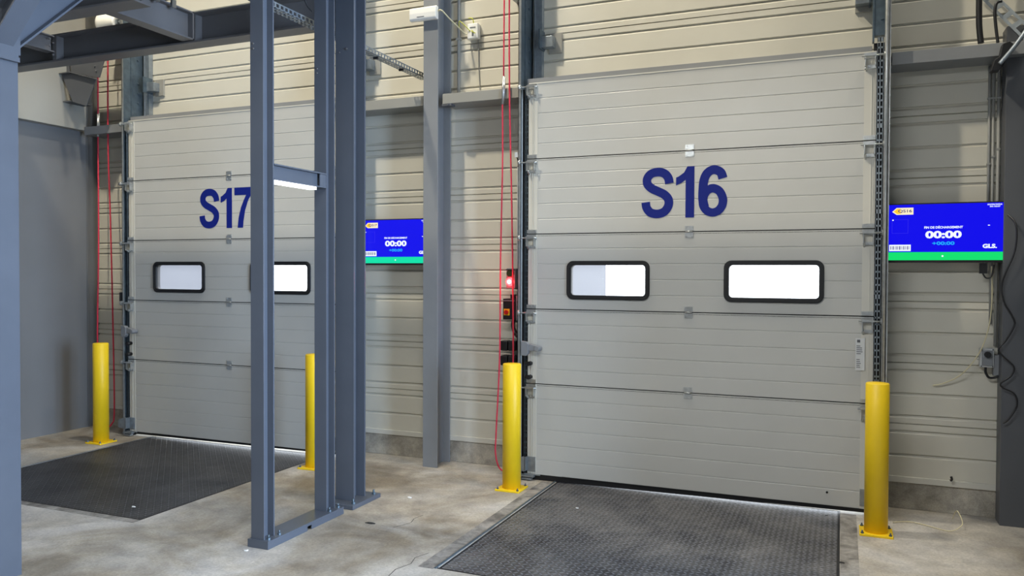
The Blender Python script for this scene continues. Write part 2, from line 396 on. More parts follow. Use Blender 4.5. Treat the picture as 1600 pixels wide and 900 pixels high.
# ------------------------------------------------------------------ sectional doors
ZB = .0436; SEAM = [ZB, ZB+.745, ZB+1.355, ZB+1.965, ZB+2.575, ZB+3.185]
DL, DR = -.107, 2.468
WIN = [(.225, .895), (1.452, 2.146)]; WZ = (1.482, 1.79)
def ribbon(mb, pts, hw, y0, y1, closed=False, n_=7):
    P = [Vector((p[0], p[1], 0)) for p in pts]
    if closed: C = spline([P[-1]]+P+[P[0], P[1]], n_)[n_:-(n_+1)]
    else: C = spline(P, n_)
    C = [c for i, c in enumerate(C) if i == 0 or (c-C[i-1]).length > 1e-6]
    k = len(mb.v); N = len(C)
    for i, c in enumerate(C):
        if closed: d = C[(i+1) % N]-C[i-1]
        else: d = C[min(i+1, N-1)]-C[max(i-1, 0)]
        d.normalize(); nn = Vector((-d.y, d.x, 0))*hw
        for y in (y0, y1):
            for s_ in (1, -1): q = c+nn*s_; mb.v.append((q.x, y, q.y))
    for i in range(N if closed else N-1):
        a = k+i*4; b = k+((i+1) % N)*4
        for e, g in ((0, 1), (1, 3), (3, 2), (2, 0)): mb.face([a+e, b+e, b+g, a+g])
    if not closed:
        mb.face([k, k+1, k+3, k+2]); e = k+(N-1)*4; mb.face([e, e+2, e+3, e+1])
def glyph(mb, ch, x, z, y0, y1):
    q = lambda L: [(x+a/1000, z+b/1000) for a, b in L]
    if ch == 'S':
        ribbon(mb, q([(212, 262), (203, 305), (172, 340), (125, 352), (72, 341), (42, 305), (45, 262), (78, 228), (125, 205), (175, 178), (206, 140), (206, 95), (176, 50), (124, 33), (70, 44), (38, 82), (31, 124)]), .033, y0, y1)
    if ch == '1':
        mb.prism(q([(72, 0), (137, 0), (137, 385), (85, 385), (60, 340), (20, 312), (0, 304), (0, 245), (40, 262), (72, 285)]), 1, y0, y1)
    if ch == '6':
        ribbon(mb, q([(178, 285), (165, 325), (135, 347), (100, 350), (62, 325), (40, 275), (33, 200), (33, 130), (46, 75)]), .033, y0, y1)
        ribbon(mb, q([(106, 33), (150, 50), (176, 90), (178, 140), (152, 192), (106, 214), (62, 195), (36, 145), (36, 92), (62, 50)]), .031, y0-.0003, y1, True)
    if ch == '7':
        mb.prism(q([(0, 385), (212, 385), (212, 330), (165, 262), (128, 165), (108, 60), (103, 0), (38, 0), (50, 95), (78, 190), (112, 262), (142, 312), (0, 312)]), 1, y0, y1)
def door(num, dx, code):
    t = thing('door_%d' % num, ((DL+DR)/2+dx, 0, 0), 'grey sectional dock door marked %s with two windows' % code, 'dock door', 'sectional dock doors', 'structure')
    for i in range(5):
        z0, z1 = SEAM[i]+.004, SEAM[i+1]-.004; h = z1-z0; nr = 6 if i == 0 else 5
        g = [(SEAM[i]+(SEAM[i+1]-SEAM[i])*k/nr, .0042, .004) for k in range(1, nr)]
        mb = MB(); a, b = DL+dx+.075, DR+dx-.075
        if i == 2:
            xs = [a]+[v+dx+o for wdw in WIN for v, o in ((wdw[0], .03), (wdw[1], -.03))]+[b]
            for k in range(5):
                if k % 2 == 0: strip(mb, xs[k], xs[k+1], z0, z1, 0, g, .04)
                else:
                    strip(mb, xs[k], xs[k+1], z0, WZ[0]+.03, 0, g, .04); strip(mb, xs[k], xs[k+1], WZ[1]-.03, z1, 0, g, .04)
        else: strip(mb, a, b, z0, z1, 0, g, .04)
        p = mb.build('door_panel', 'door', t)
        e = MB()
        for s0, s1, lip in ((DL+dx, DL+dx+.077, .03), (DR+dx-.077, DR+dx, .045)):
            e.box(s0, s1, -.003, .042, z0, z1); e.box(s0+lip, s0+lip+.006, -.008, -.003, z0, z1); e.box(s0+lip+.016, s0+lip+.02, -.007, -.003, z0, z1)
            for k in range(7):
                zz = z0+.05+k*(h-.1)/6; e.tube([(s0+.068 if lip < .03 else s0+.01, -.003, zz), (s0+.068 if lip < .03 else s0+.01, -.005, zz)], .003, 6)
        e.build('end_cap', 'doorcap', p)
        if i < 4:   # seam rubber joint
            s = MB(); s.box(DL+dx, DR+dx, .010, .034, SEAM[i+1]-.006, SEAM[i+1]+.006); s.box(a, b, .0, .006, SEAM[i+1]-.016, SEAM[i+1]-.013); s.build('seam_joint', 'rubber', p)
        if i == 2:
            for wdw in WIN:
                cx = (wdw[0]+wdw[1])/2+dx; cz = (WZ[0]+WZ[1])/2; hw = (wdw[1]-wdw[0])/2; hh = (WZ[1]-WZ[0])/2
                f = MB(); ring(f, rrect(cx, cz, hw, hh, .055), rrect(cx, cz, hw-.034, hh-.034, .028), -.012, .05)
                ring(f, rrect(cx, cz, hw-.008, hh-.008, .05), rrect(cx, cz, hw-.022, hh-.022, .036), -.018, -.01)
                fr = f.build('window_frame', 'rubber', p)
                g2 = MB(); g2.box(cx-hw+.03, cx+hw-.03, .012, .016, cz-hh+.03, cz+hh-.03); g2.build('window_pane', 'pane', p)
    # top cap and bottom seal
    mb = MB(); mb.box(DL+dx, DR+dx, -.004, .045, SEAM[5]-.004, SEAM[5]+.006); mb.build('top_rail', 'doorcap', t)
    mb = MB(); b0 = .022 if num == 2 else -.003; b1 = .033 if num == 2 else .023
    mb.prism([(DL+dx-.02, b0), (DR+dx+.02, b1), (DR+dx+.02, ZB+.004), (DL+dx-.02, ZB+.004)], 1, .004, .038)
    mb.box(DL+dx+.3, DR+dx-.01, -.006, .0, ZB+.0, ZB+.006)
    mb.build('bottom_seal', 'rubber', t)
    # centre hinges
    for z in SEAM[1:5]:
        mb = MB(); cx = 1.193+dx
        for s_ in (-1, 1):
            mb.box(cx-.032, cx+.032, -.004, 0, z+s_*.026-.018, z+s_*.026+.018)
            for q in (-.022, .022): bolt(mb, cx+q, -.004, z+s_*.034, (0, -1, 0), .006, .004)
        mb.tube([(cx-.026, -.008, z), (cx+.026, -.008, z)], .006, 8); mb.build('centre_hinge', 'zinc', t)
    # side hinges with roller brackets, on every seam, plus the top bracket
    for k, z in enumerate(SEAM[1:6]):
        for side in (0, 1):
            x = (DL+.03+dx) if side == 0 else (DR-.04+dx); s_ = -1 if side == 0 else 1
            mb = MB()
            if k < 4:
                mb.box(x-.04, x+.04, -.010, -.003, z+.006, z+.035)
                for q in (-.028, 0, .028): bolt(mb, x+q, -.010, z+.022, (0, -1, 0), .005, .004)
            mb.box(x-.04, x+.04, -.014, -.003, z-.045, z-.004)
            mb.box(x-.035, x-.029, -.05, -.003, z-.10, z-.03); mb.box(x+.029, x+.035, -.05, -.003, z-.10, z-.03)
            mb.box(x-.036, x+.036, -.02, -.003, z-.115, z-.092); bolt(mb, x, -.02, z-.104, (0, -1, 0), .008, .006)
            mb.box(x-.036, x+.036, -.052, -.046, z-.035, z-.02)
            mb.tube([(x-s_*.055, -.04, z-.032), (x+s_*.10, -.04, z-.032)], .006, 8)
            mb.tube([(x+s_*.085, -.04, z-.032), (x+s_*.105, -.04, z-.032)], .022, 14)
            mb.prism([(-.05, z-.1), (-.003, z-.13), (-.003, z-.1)], 0, x-.03, x-.02)
            h_ = mb.build('roller_hinge', 'zinc', t)
    # bottom corner brackets
    for side in (0, 1):
        x = (DL+dx) if side == 0 else (DR-.075+dx)
        mb = MB(); mb.box(x, x+.07, -.012, -.003, .07, .19)
        for q in range(6): bolt(mb, x+.058, -.012, .085+q*.018, (0, -1, 0), .005, .004)
        if side == 0:
            mb.prism([(x-.10, .09), (x-.01, .075), (x, .09), (x, .19), (x-.02, .195), (x-.10, .165)], 1, -.06, -.045); mb.box(x-.005, x+.004, -.06, -.003, .08, .19)
            mb.box(x-.05, x+.07, -.05, -.01, .03, .045); mb.box(x-.03, x+.05, -.05, -.01, .008, .022); mb.box(x-.02, x+.12, -.03, -.022, .045, .055)
        mb.build('bottom_bracket', 'galv', t)
    # latch on the left stile with its black stops
    mb = MB(); x = DL+dx+.045; z = 1.035
    mb.prism([(x-.075, z-.01), (x-.035, z-.015), (x-.015, z+.005), (x-.01, z+.08), (x-.03, z+.10), (x-.075, z+.105)], 1, -.085, -.04)
    mb.prism([(x-.02, z+.03), (x+.05, z+.025), (x+.075, z+.03), (x+.075, z+.06), (x+.05, z+.07), (x-.01, z+.085)], 1, -.075, -.02)
    mb.tube([(x+.06, -.085, z+.045), (x+.06, -.01, z+.045)], .022, 14)
    mb.build('latch', 'grey', t, bevel=.004)
    for zz in (.955, .845): mb = MB(); mb.tube([(x-.02, -.06, zz), (x-.02, -.004, zz)], .018, 12); mb.box(x-.06, x-.02, -.03, -.01, zz-.012, zz+.012); mb.build('latch_stop', 'rubber', t)
    # bay number in vinyl
    mb = MB()
    for ch, xx in zip(code, (.829, 1.092, 1.26)): glyph(mb, ch, xx+dx, 2.115, -.0022, -.0002)
    mb.build('bay_lettering', 'blue', t)['label'] = 'dark blue bay number %s' % code
    if num == 1:
        mb = MB(); mb.box(2.355, 2.415, -.0118, -.0085, 1.02, 1.245); st = mb.build('sticker', 'sticker', t)
        mb = MB(); mb.box(2.365, 2.385, -.0128, -.0115, 1.215, 1.235)
        for k in range(12):
            if k in (5, 6): continue
            ww = random.uniform(.02, .04); mb.box(2.362, 2.362+ww, -.0128, -.0115, 1.04+k*.0135, 1.045+k*.0135)
        mb.build('sticker_print', 'print', st)
        mb = MB(); mb.tube([(2.18, .002, .14), (2.18, -.004, .14)], .008, 10); mb.build('vent_plug', 'black', t)
    return t
door(1, 0, 'S16'); door(2, DX, 'S17')

# ------------------------------------------------------------------ tracks and jambs
def perf_angle(mb, x0, x1, y, z0, z1):
    """perforated flat: slots all the way up"""
    wm = (x0+x1)/2; p = .0455; n_ = int((z1-z0)/p)
    mb.box(x0, x0+.004, y, y+.004, z0, z1); mb.box(x1-.004, x1, y, y+.004, z0, z1); mb.box(wm-.005, wm+.002, y, y+.004, z0, z1)
    for k in range(n_+1):
        z = z0+k*p; mb.box(x0, x1, y, y+.004, z, z+(.03 if k % 13 == 7 else .012))
def track(side, dx, label, grp):
    if side == 0:
        t = thing('door_track', (-.17+dx, .05, 0), label, 'door track', grp)
        mb = MB(); mb.box(-.192+dx, -.187+dx, -.004, WALLY-.003, .0, ZT)      # jamb plate
        mb.box(-.187+dx, -.172+dx, -.004, .0, .0, ZT)
        mb.box(-.187+dx, -.180+dx, .10, .11, .0, ZT)
        for z in (3.46, 3.56, 3.66, 3.9, 4.0, 4.1, 2.9, 2.2, 1.2):
            bolt(mb, -.187+dx, .19, z, (1, 0, 0), .012, .008)
        mb.build('jamb_plate', 'galvdark', t)
        mb = MB(); mb.box(-.198+dx, -.176+dx, -.010, -.004, .0, ZT); mb.box(-.198+dx, -.193+dx, -.010, .03, .0, ZT); mb.build('edge_profile', 'zinc', t)
        mb = MB(); mb.box(-.18+dx, -.085+dx, .045, .055, .0, 3.2); mb.build('seal_backing', 'rubber', t)
        mb = MB(); perf_angle(mb, -.150+dx, -.118+dx, .02, .02, 3.2)
        mb.build('perforated_angle', 'galvdark', t)
        mb = MB(); mb.box(-.165+dx, -.09+dx, WALLY-.055, WALLY-.002, 3.30, ZT); mb.box(-.155+dx, -.148+dx, WALLY-.062, WALLY-.05, 3.30, ZT)
        mb.tube([(-.105+dx, WALLY-.06, 3.33), (-.105+dx, WALLY-.05, 3.33)], .012, 10)
        mb.build('upper_guide', 'galv', t)
    else:
        t = thing('door_track', (2.52+dx, .05, 0), label, 'door track', grp)
        mb = MB(); mb.box(2.539+dx, 2.544+dx, -.03, WALLY-.003, 0, ZT); mb.build('jamb_plate', 'galvdark', t)
        mb = MB(); mb.tube([(2.530+dx, -.055, 0), (2.530+dx, -.055, ZT)], .0135, 12); mb.box(2.516+dx, 2.54+dx, -.045, -.035, 0, ZT); mb.box(2.546+dx, 2.554+dx, -.06, .02, 0, ZT); mb.build('edge_profile', 'zinc', t)
        mb = MB(); perf_angle(mb, 2.472+dx, 2.512+dx, .0, .02, 3.33); mb.build('perforated_angle', 'galv', t)
        mb = MB(); mb.box(2.45+dx, 2.538+dx, .045, .05, 0, 3.3); mb.build('seal_backing', 'rubber', t)
        mb = MB(); mb.box(2.448+dx, 2.53+dx, .0, .06, 3.34, ZT); mb.box(2.44+dx, 2.452+dx, -.004, .06, 3.3, ZT)
        for z in (3.45, 3.6, 3.8): bolt(mb, 2.5+dx, 0, z, (0, -1, 0), .01, .008)
        mb.build('upper_guide', 'galvdark', t)
    return t
track(0, 0, 'galvanised door track at left edge of door S16', 'dock door tracks')
track(1, 0, 'perforated galvanised door track at right edge of door S16', 'dock door tracks')
track(0, DX, 'galvanised door track at left edge of door S17', 'dock door tracks')
track(1, DX, 'galvanised door track behind the platform column, right of door S17', 'dock door tracks')
# top seals above the leaves
for dx, lab in ((0, 'grey top seal strip above door S16'), (DX, 'grey top seal strip above door S17')):
    mb = MB(); mb.box(-.145+dx, 2.44+dx, .06, .235, 3.245, 3.285); mb.box(-.145+dx, 2.44+dx, .055, .062, 3.238, 3.285)
    tag(mb.build('top_seal', 'wcol', origin=(1.15+dx, .2, 3.24)), lab, 'door seal')
# box brackets carrying the tracks
def bracket(x, z, label, w2=.075, flip=1):
    t = thing('track_bracket', (x, WALLY, z), label, 'bracket', 'track brackets on the cladding')
    mb = MB(); mb.box(x-.03, x+.085, WALLY-.02, WALLY-.001, z-.085, z+.085); mb.build('back_plate', 'sheet', t, bevel=.002)
    mb = MB(); a, b = (x-.075, x+.03) if flip == 1 else (x-.03, x+.10)
    mb.box(a, b, WALLY-.10, WALLY-.02, z-.045, z+.045); mb.build('stub_arm', 'galv', t, bevel=.002)
    mb = MB(); e = x-.078 if flip == 1 else x+.06; mb.box(e, e+.012, WALLY-.14, WALLY-.02, z-.06, z+.1); mb.build('end_flange', 'galvdark', t)
bracket(-.01, 3.62, 'small box bracket on cladding at top left of door S16')
bracket(-.01+DX, 3.62, 'small box bracket on cladding at top left of door S17')
bracket(2.36, 3.68, 'box bracket on cladding at top right of door S16', flip=-1)
bracket(-1.775, 3.60, 'box bracket on cladding right of the platform column')

# ------------------------------------------------------------------ girts
def girt(a, b, label):
    mb = MB(); mb.prism([(.05, 3.14), (.30-.001, 3.14), (.30-.001, 3.15), (.062, 3.15), (.062, 3.215), (.299, 3.215), (.299, 3.225), (.05, 3.225)], 0, a, b)
    tag(mb.build('wall_girt', 'wcol' if a > 2 or a < -5 else 'sheet', origin=(a, .05, 3.14), bevel=.002), label, 'steel rail', 'steel rails across the wall')  # end rails greyer: the shade on them is put into the colour
girt(-5.2, -4.60, 'short steel rail on wall left of door S17')
girt(-1.84, -1.115, 'steel rail between platform column and wall column')
girt(-.925, -.20, 'steel rail between wall column and door S16')
girt(2.565, 3.36, 'steel rail on wall right of door S16 above the screen')

# ------------------------------------------------------------------ columns
def plain_column(name, cx, cy, w_, d_, z1, label, m_='steel', base=None, tf=.014):
    t = thing(name, (cx, cy, 0), label, 'steel column')
    mb = MB(); hsec(mb, cx, cy, w_, d_, .0 if not base else base[4], z1, tf, .009); mb.build('column_shaft', m_, t, bevel=.0015)
    if base:
        mb = MB(); mb.box(*base[:4], 0, base[4]); mb.build('base_plate', m_, t, bevel=.003)
        for x in (base[0]+.03, base[1]-.03):
            for y in (base[2]+.05, base[3]-.05):
                mb = MB(); mb.tube([(x, y, base[4]), (x, y, base[4]+.035)], .008, 8); bolt(mb, x, y, base[4], (0, 0, 1), .015, .014); mb.build('anchor_bolt', 'galvdark', t)
    return t
plain_column('steel_column', -1.03, .155, .14, .25, ZT, 'grey steel wall column between the two dock doors', 'wcol')
tcol = plain_column('platform_column', -1.07, -1.12, .158, .155, 4.4, 'grey platform column on thick base plate near centre', base=(-1.20, -.93, -1.30, -.93, .032))
mb = MB(); bolt(mb, -1.05, -1.198, 3.30, (0, -1, 0), .008, .006); bolt(mb, -1.11, -1.198, 3.28, (0, -1, 0), .006, .004); mb.build('bolt', 'bolt', tcol)
t = thing('steel_column', (3.36, .2, 0), 'shaded grey steel column at right end of the wall', 'steel column')
mb = MB(); mb.box(3.262, 3.46, .13, .145, 0, 3.35); mb.box(3.262, 3.46, .27, .285, 0, 3.35); mb.box(3.40, 3.41, .145, .27, 0, 3.35); mb.box(3.262, 3.27, .145, .27, 0, 3.35)
mb.build('column_shaft', 'deepcol', t, bevel=.002)
mb = MB(); mb.box(3.46, 3.745, .05, .06, 0, 3.35); mb.box(3.455, 3.465, .03, .15, 0, 3.35); mb.build('side_sheet', 'deepcol', t)

# post frame: two posts joined by a base channel and a cross bar
t = thing('post_frame', (-1.036, -1.8, 0), 'grey steel portal of two slim posts on a base channel', 'steel frame')
for y in (-2.125, -1.485):
    mb = MB(); hsec(mb, -1.036, y, .098, .1, .05, 4.4, .01, .007); ps = mb.build('post', 'steel', t, bevel=.001)
    mb = MB()
    for z in (3.08, 3.05): mb.tube([(-1.06, y-.05, z), (-1.06, y-.054, z)], .006, 8)
    mb.build('bolt', 'bolt', ps)
mb = MB(); mb.box(-1.10, -.945, -2.19, -1.39, .042, .05)
mb.box(-1.10, -1.094, -2.19, -1.39, 0, .042); mb.box(-.953, -.945, -2.19, -1.80, 0, .042); mb.box(-.953, -.945, -1.755, -1.39, 0, .042); mb.box(-1.094, -.953, -2.19, -2.182, 0, .042); mb.box(-.953, -.945, -1.80, -1.755, .03, .042)
mb.build('base_channel', 'steel', t, bevel=.001)
for y in (-2.05, -2.15, -1.42, -1.52):
    mb = MB(); bolt(mb, -.972, y, .05, (0, 0, 1), .012, .012); mb.tube([(-.972, y, .05), (-.972, y, .08)], .006, 8); mb.build('anchor_bolt', 'galvdark', t)
mb = MB(); ibeam(mb, 'y', -2.075, -1.535, -1.02, 2.262, 2.362, .075, .008, .006); mb.box(-.998, -.99, -1.60, -1.535, 2.262, 2.362); mb.build('cross_bar', 'steel', t)
mb = MB(); mb.box(-1.045, -.99, -2.07, -1.64, 2.243, 2.2615); tag(mb.build('strip_light', 'lamp', origin=(-1.02, -1.8, 2.25)), 'lit white strip light under cross bar of the post frame', 'lamp')

# ------------------------------------------------------------------ platform beams and deck
t = thing('platform_beam', (-3.2, -1.12, 3.5), 'dark steel main beam running to the platform column at top left', 'steel beam')
mb = MB(); ibeam(mb, 'x', -5.2, -1.152, -1.12, 3.5, 3.735, .15, .014, .009); mb.build('beam', 'beam', t, bevel=.001)
for x in (-2.47, -4.02):
    mb = MB(); mb.box(x-.006, x+.006, -1.19, -1.125, 3.515, 3.72); mb.box(x-.04, x+.006, -1.195, -1.188, 3.515, 3.72)
    for z in (3.56, 3.66): bolt(mb, x-.03, -1.195, z, (0, -1, 0), .01, .008)
    mb.build('stiffener', 'beam', t)
t = thing('platform_beam', (-3.2, -2.0, 3.5), 'dark steel beam behind the knee brace, nearest the camera', 'steel beam')
mb = MB(); ibeam(mb, 'x', -5.2, -2.12, -2.03, 3.5, 3.735, .15, .014, .009); mb.build('beam', 'beam', t)
t = thing('cross_beam', (-2.53, -1.6, 3.5), 'slate grey cross beam with clamps joining the two platform beams', 'steel beam', 'cross beams of the platform')
mb = MB(); ibeam(mb, 'y', -1.955, -1.197, -2.53, 3.515, 3.735, .11, .012, .008); mb.box(-2.585, -2.475, -1.21, -1.197, 3.515, 3.735); mb.build('beam', 'beam', t, bevel=.001)
for y in (-1.42, -1.58, -1.72, -1.9):
    mb = MB(); x = -2.475; mb.box(x-.03, x+.02, y-.02, y+.02, 3.722, 3.732); mb.box(x+.005, x+.022, y-.02, y+.02, 3.70, 3.76); mb.tube([(x+.012, y, 3.69), (x+.012, y, 3.79)], .006, 8); bolt(mb, x+.012, y, 3.765, (0, 0, 1), .012, .01); mb.build('beam_clamp', 'bolt', t)
t = thing('cross_beam', (-4.06, -1.6, 3.55), 'short shallow cross beam at far left end of platform', 'steel beam', 'cross beams of the platform')
mb = MB(); ibeam(mb, 'y', -1.955, -1.197, -4.08, 3.58, 3.72, .09, .01, .007)
for z in (3.62, 3.68): bolt(mb, -4.03, -1.25, z, (1, 0, 0), .009, .008)
mb.build('beam', 'beam', t)
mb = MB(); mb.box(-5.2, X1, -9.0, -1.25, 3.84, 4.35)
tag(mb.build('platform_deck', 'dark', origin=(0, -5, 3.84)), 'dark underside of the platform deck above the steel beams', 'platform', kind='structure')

# near left column with two knee braces
t = thing('braced_column', (-2.04, -3.14, 0), 'bluish grey steel column with knee braces at left edge', 'steel column')
mb = MB(); hsec(mb, -2.04, -3.14, .2, .19, 0, 3.84, .014, .009, 'x'); mb.build('column_shaft', 'steel', t, bevel=.0015)
def brace(p0, p1, width_dir, wd, ht, name='knee_brace'):
    d = (Vector(p1)-Vector(p0)); L_ = d.length; d.normalize(); wv = Vector(width_dir); nv = d.cross(wv).normalized()
    if nv.z < 0: nv = -nv
    mb = MB()
    def bar(w0, w1, n0, n1):
        k = len(mb.v)
        for a in (0, L_):
            for ww, nn in ((w0, n0), (w1, n0), (w1, n1), (w0, n1)): mb.v.append(tuple(Vector(p0)+d*a+wv*ww+nv*nn))
        for f in ((3,2,1,0), (4,5,6,7), (0,1,5,4), (1,2,6,5), (2,3,7,6), (3,0,4,7)): mb.face([k+i for i in f])
    bar(-wd/2, wd/2, 0, .010); bar(-wd/2, wd/2, ht-.010, ht); bar(-.004, .004, .010, ht-.010)
    return mb.build(name, 'steel', t)
brace((-2.02, -3.04, 2.90), (-2.02, -2.12, 3.80), (1, 0, 0), .11, .14)
brace((-1.94, -3.14, 2.90), (-1.10, -3.14, 3.78), (0, 1, 0), .12, .14)
mb = MB(); mb.box(-1.94, -1.925, -3.235, -3.05, 2.86, 3.12); mb.box(-1.94, -1.915, -3.235, -3.05, 2.835, 2.86); mb.box(-2.12, -1.94, -3.04, -3.028, 2.88, 3.12)
bolt(mb, -1.97, -3.028, 2.93, (0, 1, 0), .012, .01); bolt(mb, -1.97, -3.028, 3.05, (0, 1, 0), .012, .01)
mb.build('end_plate', 'steel', t)

# tapered bracket in the corner
t = thing('corner_bracket', (-5.0, -.1, 3.4), 'dark tapered steel bracket in the corner above door S17', 'bracket')
mb = MB(); mb.prism([(-5.21, 3.72), (-5.062, 3.722), (-4.725, 3.63), (-4.86, 3.375), (-5.055, 3.43)], 1, -.205, -.195)
mb.prism([(-5.209, 3.722), (-5.062, 3.724), (-4.72, 3.63), (-4.72, 3.638), (-5.062, 3.732), (-5.209, 3.73)], 1, -.24, -.18)
mb.build('front_plate', 'deepcol', t, bevel=.001)
mb = MB(); mb.prism([(-5.18, 4.1), (-5.14, 3.73), (-5.06, 3.73), (-4.74, 3.66), (-4.68, 3.82), (-4.66, 4.1)], 1, -.15, -.14); mb.box(-5.209, -5.08, -.195, .05, 3.44, 3.45); mb.box(-5.209, -5.17, -.15, -.14, 3.73, 4.1)
for x, z in ((-4.80, 3.78), (-4.78, 3.73)): bolt(mb, x, -.15, z, (0, -1, 0), .01, .008)
mb.build('back_plate', 'deepcol', t)

# ------------------------------------------------------------------ cable tray toward the wall column
t = thing('cable_tray', (-1.22, -1.5, 3.43), 'perforated metal cable tray running past the platform column', 'cable tray')
mb = MB()
for x in (-1.185, -1.255):
    mb.box(x-.0015, x+.0015, -3.4, .27, 3.424, 3.430); mb.box(x-.0015, x+.0015, -3.4, .27, 3.452, 3.460)
    y = -3.4
    while y < .25: mb.box(x-.0015, x+.0015, y, y+.018, 3.430, 3.452); y += .045
y = -3.4
mb.box(-1.255, -1.247, -3.4, .27, 3.422, 3.425); mb.box(-1.193, -1.185, -3.4, .27, 3.422, 3.425); mb.box(-1.226, -1.214, -3.4, .27, 3.422, 3.425)
while y < .25: mb.box(-1.255, -1.185, y, y+.02, 3.422, 3.425); y += .045
mb.build('tray', 'galv', t)
for y in (-.55, -.15): 
    mb = MB(); mb.box(-1.24, -1.20, y, y+.015, 3.405, 3.422); mb.build('tray_clip', 'black', t)
mb = MB(); mb.tube(spline([(-1.16, -1.62, 3.83), (-1.15, -1.60, 3.65), (-1.13, -1.56, 3.52), (-1.10, -1.53, 3.47)]), .006, 8)
tag(mb.build('black_cable', 'black', origin=(-1.1, -1.53, 3.47)), 'black cable dropping beside the tray at frame top', 'cable')

# ------------------------------------------------------------------ bollards
def bollard(x, y, label, m_='yellow'):
    t = thing('bollard', (x, y, 0), label, 'bollard', 'yellow steel bollards')
    R = .072; H = .985
    mb = MB(); prof = [(R, .014), (R, H-.006), (R-.006, H), (.0005, H+.001)]
    mb.tube([(x, y, z) for r, z in prof], [r for r, z in prof], 40); mb.build('tube', m_, t)
    mb = MB(); mb.box(x-.10, x+.10, y-.10, y+.10, 0, .014); mb.build('base_plate', m_, t, bevel=.002)
    for sx__ in (-1, 1):
        for sy__ in (-1, 1):
            mb = MB(); mb.tube([(x+sx__*.083, y+sy__*.083, .013), (x+sx__*.083, y+sy__*.083, .034)], .005, 8); bolt(mb, x+sx__*.083, y+sy__*.083, .013, (0, 0, 1), .01, .009); mb.build('anchor_bolt', 'galvdark', t)
bollard(-.11, -.335, 'yellow bollard at left side of door S16')
bollard(2.485, -.375, 'yellow bollard at right side of door S16, nearest the camera')
bollard(-4.49, -.365, 'yellow bollard at left side of door S17 by corner')
bollard(-1.945, -.375, 'yellow bollard partly hidden behind the slim posts')

# ------------------------------------------------------------------ screens
def tv(cx, cz, code, label, green, dot2):
    W, H = .728, .415; yb = .155
    t = thing('television', (cx, yb, cz), label, 'screen', 'wall screens beside the doors')
    x0, x1, z0, z1 = cx-W/2, cx+W/2, cz-H/2, cz+H/2
    mb = MB(); mb.box(x0, x1, yb, yb+.03, z0, z1); mb.box(x0+.12, x1-.12, yb+.03, yb+.06, z0+.04, z1-.06); bz = mb.build('housing', 'black', t, bevel=.003)
    mb = MB(); mb.box(cx-.15, cx+.15, yb+.06, yb+.08, cz-.1, cz+.1); mb.box(cx-.05, cx+.05, yb+.08, WALLY-.001, cz-.08, cz+.08); mb.build('wall_mount', 'black', t)
    w_, h_ = W-.022, H-.026; sx0, sz0 = cx-w_/2, cz-h_/2+.004
    X = lambda u: sx0+u*w_; Z = lambda v: sz0+(1-v)*h_
    y = yb-.0012
    mb = MB(); mb.box(X(0), X(1), y, yb+.002, Z(.855), Z(0)); scr = mb.build('screen', 'scrblue', t)
    def sub(name, m_, fn):
        mb = MB(); fn(mb); return mb.build(name, m_, scr)
    sub('green_banner', green, lambda b: b.box(X(0), X(1), y-.0002, yb+.002, Z(1), Z(.855)))
    def tagf(b): b.prism([(X(.035), Z(.125)), (X(.075), Z(.055)), (X(.225), Z(.055)), (X(.225), Z(.18)), (X(.075), Z(.18))], 1, y-.001, y)
    sub('arrow_tag', 'scrcream', tagf)
    sub('arrow_glow', 'scrgold', lambda b: b.prism([(X(.048), Z(.12)), (X(.08), Z(.072)), (X(.11), Z(.072)), (X(.11), Z(.165)), (X(.08), Z(.165))], 1, y-.0014, y-.001))
    sub('tag_text', 'scrink', lambda b: text(b, code, X(.15), y-.0018, Z(.118), w_*.125, h_*.062, .02))
    sub('heading_text', 'scrwhite', lambda b: text(b, 'FIN DE DÉCHARGEMENT', X(.49), y-.001, Z(.412), w_*.335, h_*.052, .035))
    sub('timer_text', 'scrwhite', lambda b: text(b, '00:00', X(.49), y-.001, Z(.545), w_*.315, h_*.135, .045))
    sub('offset_text', 'scrcyan', lambda b: text(b, '+00:00', X(.49), y-.001, Z(.70), w_*.195, h_*.065, .035))
    sub('logo_text', 'scrwhite', lambda b: text(b, 'GLS.', X(.885), y-.001, Z(.755), w_*.12, h_*.075, .05))
    sub('date_text', 'scrwhite', lambda b: (text(b, '02/05/2024', X(.922), y-.001, Z(.032), w_*.122, h_*.026, .03), text(b, '09:18:07', X(.925), y-.001, Z(.068), w_*.088, h_*.024, .03)))
    def outline(b):
        for a, c, d, e in ((.035, .18, .265, .268), (.035, .18, .512, .515)): b.box(X(a), X(c), y-.0006, y, Z(e), Z(d))
        for a, c in ((.035, .037), (.178, .18)): b.box(X(a), X(c), y-.0006, y, Z(.515), Z(.265))
    sub('outline_box', 'scrline', outline)
    sub('corner_dot', 'scrwhite', lambda b: b.box(X(.037), X(.05), y-.0012, y, Z(.285), Z(.265)))
    sub('side_dot', 'scrwhite', lambda b: b.box(X(.868), X(.884), y-.001, y, Z(.40), Z(.385)))
    sub('status_dot', 'scrwhite', lambda b: b.tube([(X(.485), y-.0006, Z(.927)), (X(.485), y-.0016, Z(.927))], .006, 12))
    def bar(b): b.box(X(.012), X(.205), y-.0008, y, Z(.835), Z(.72))
    sub('barcode_panel', 'scrwhite', bar)
    def bars(b):
        u = .022
        for k, ww in enumerate([.006, .003, .008, .003, .004, .007, .003, .009, .004, .003, .007, .005, .003, .008, .004]):
            b.box(X(u), X(u+ww), y-.0014, y-.0008, Z(.81), Z(.745)); u += ww+.0066
    sub('barcode_bars', 'scrink', bars)
    return t
tv(2.913, 1.982, 'QS16', 'blue wall screen showing QS16 right of door S16', 'scrgreen', 0)
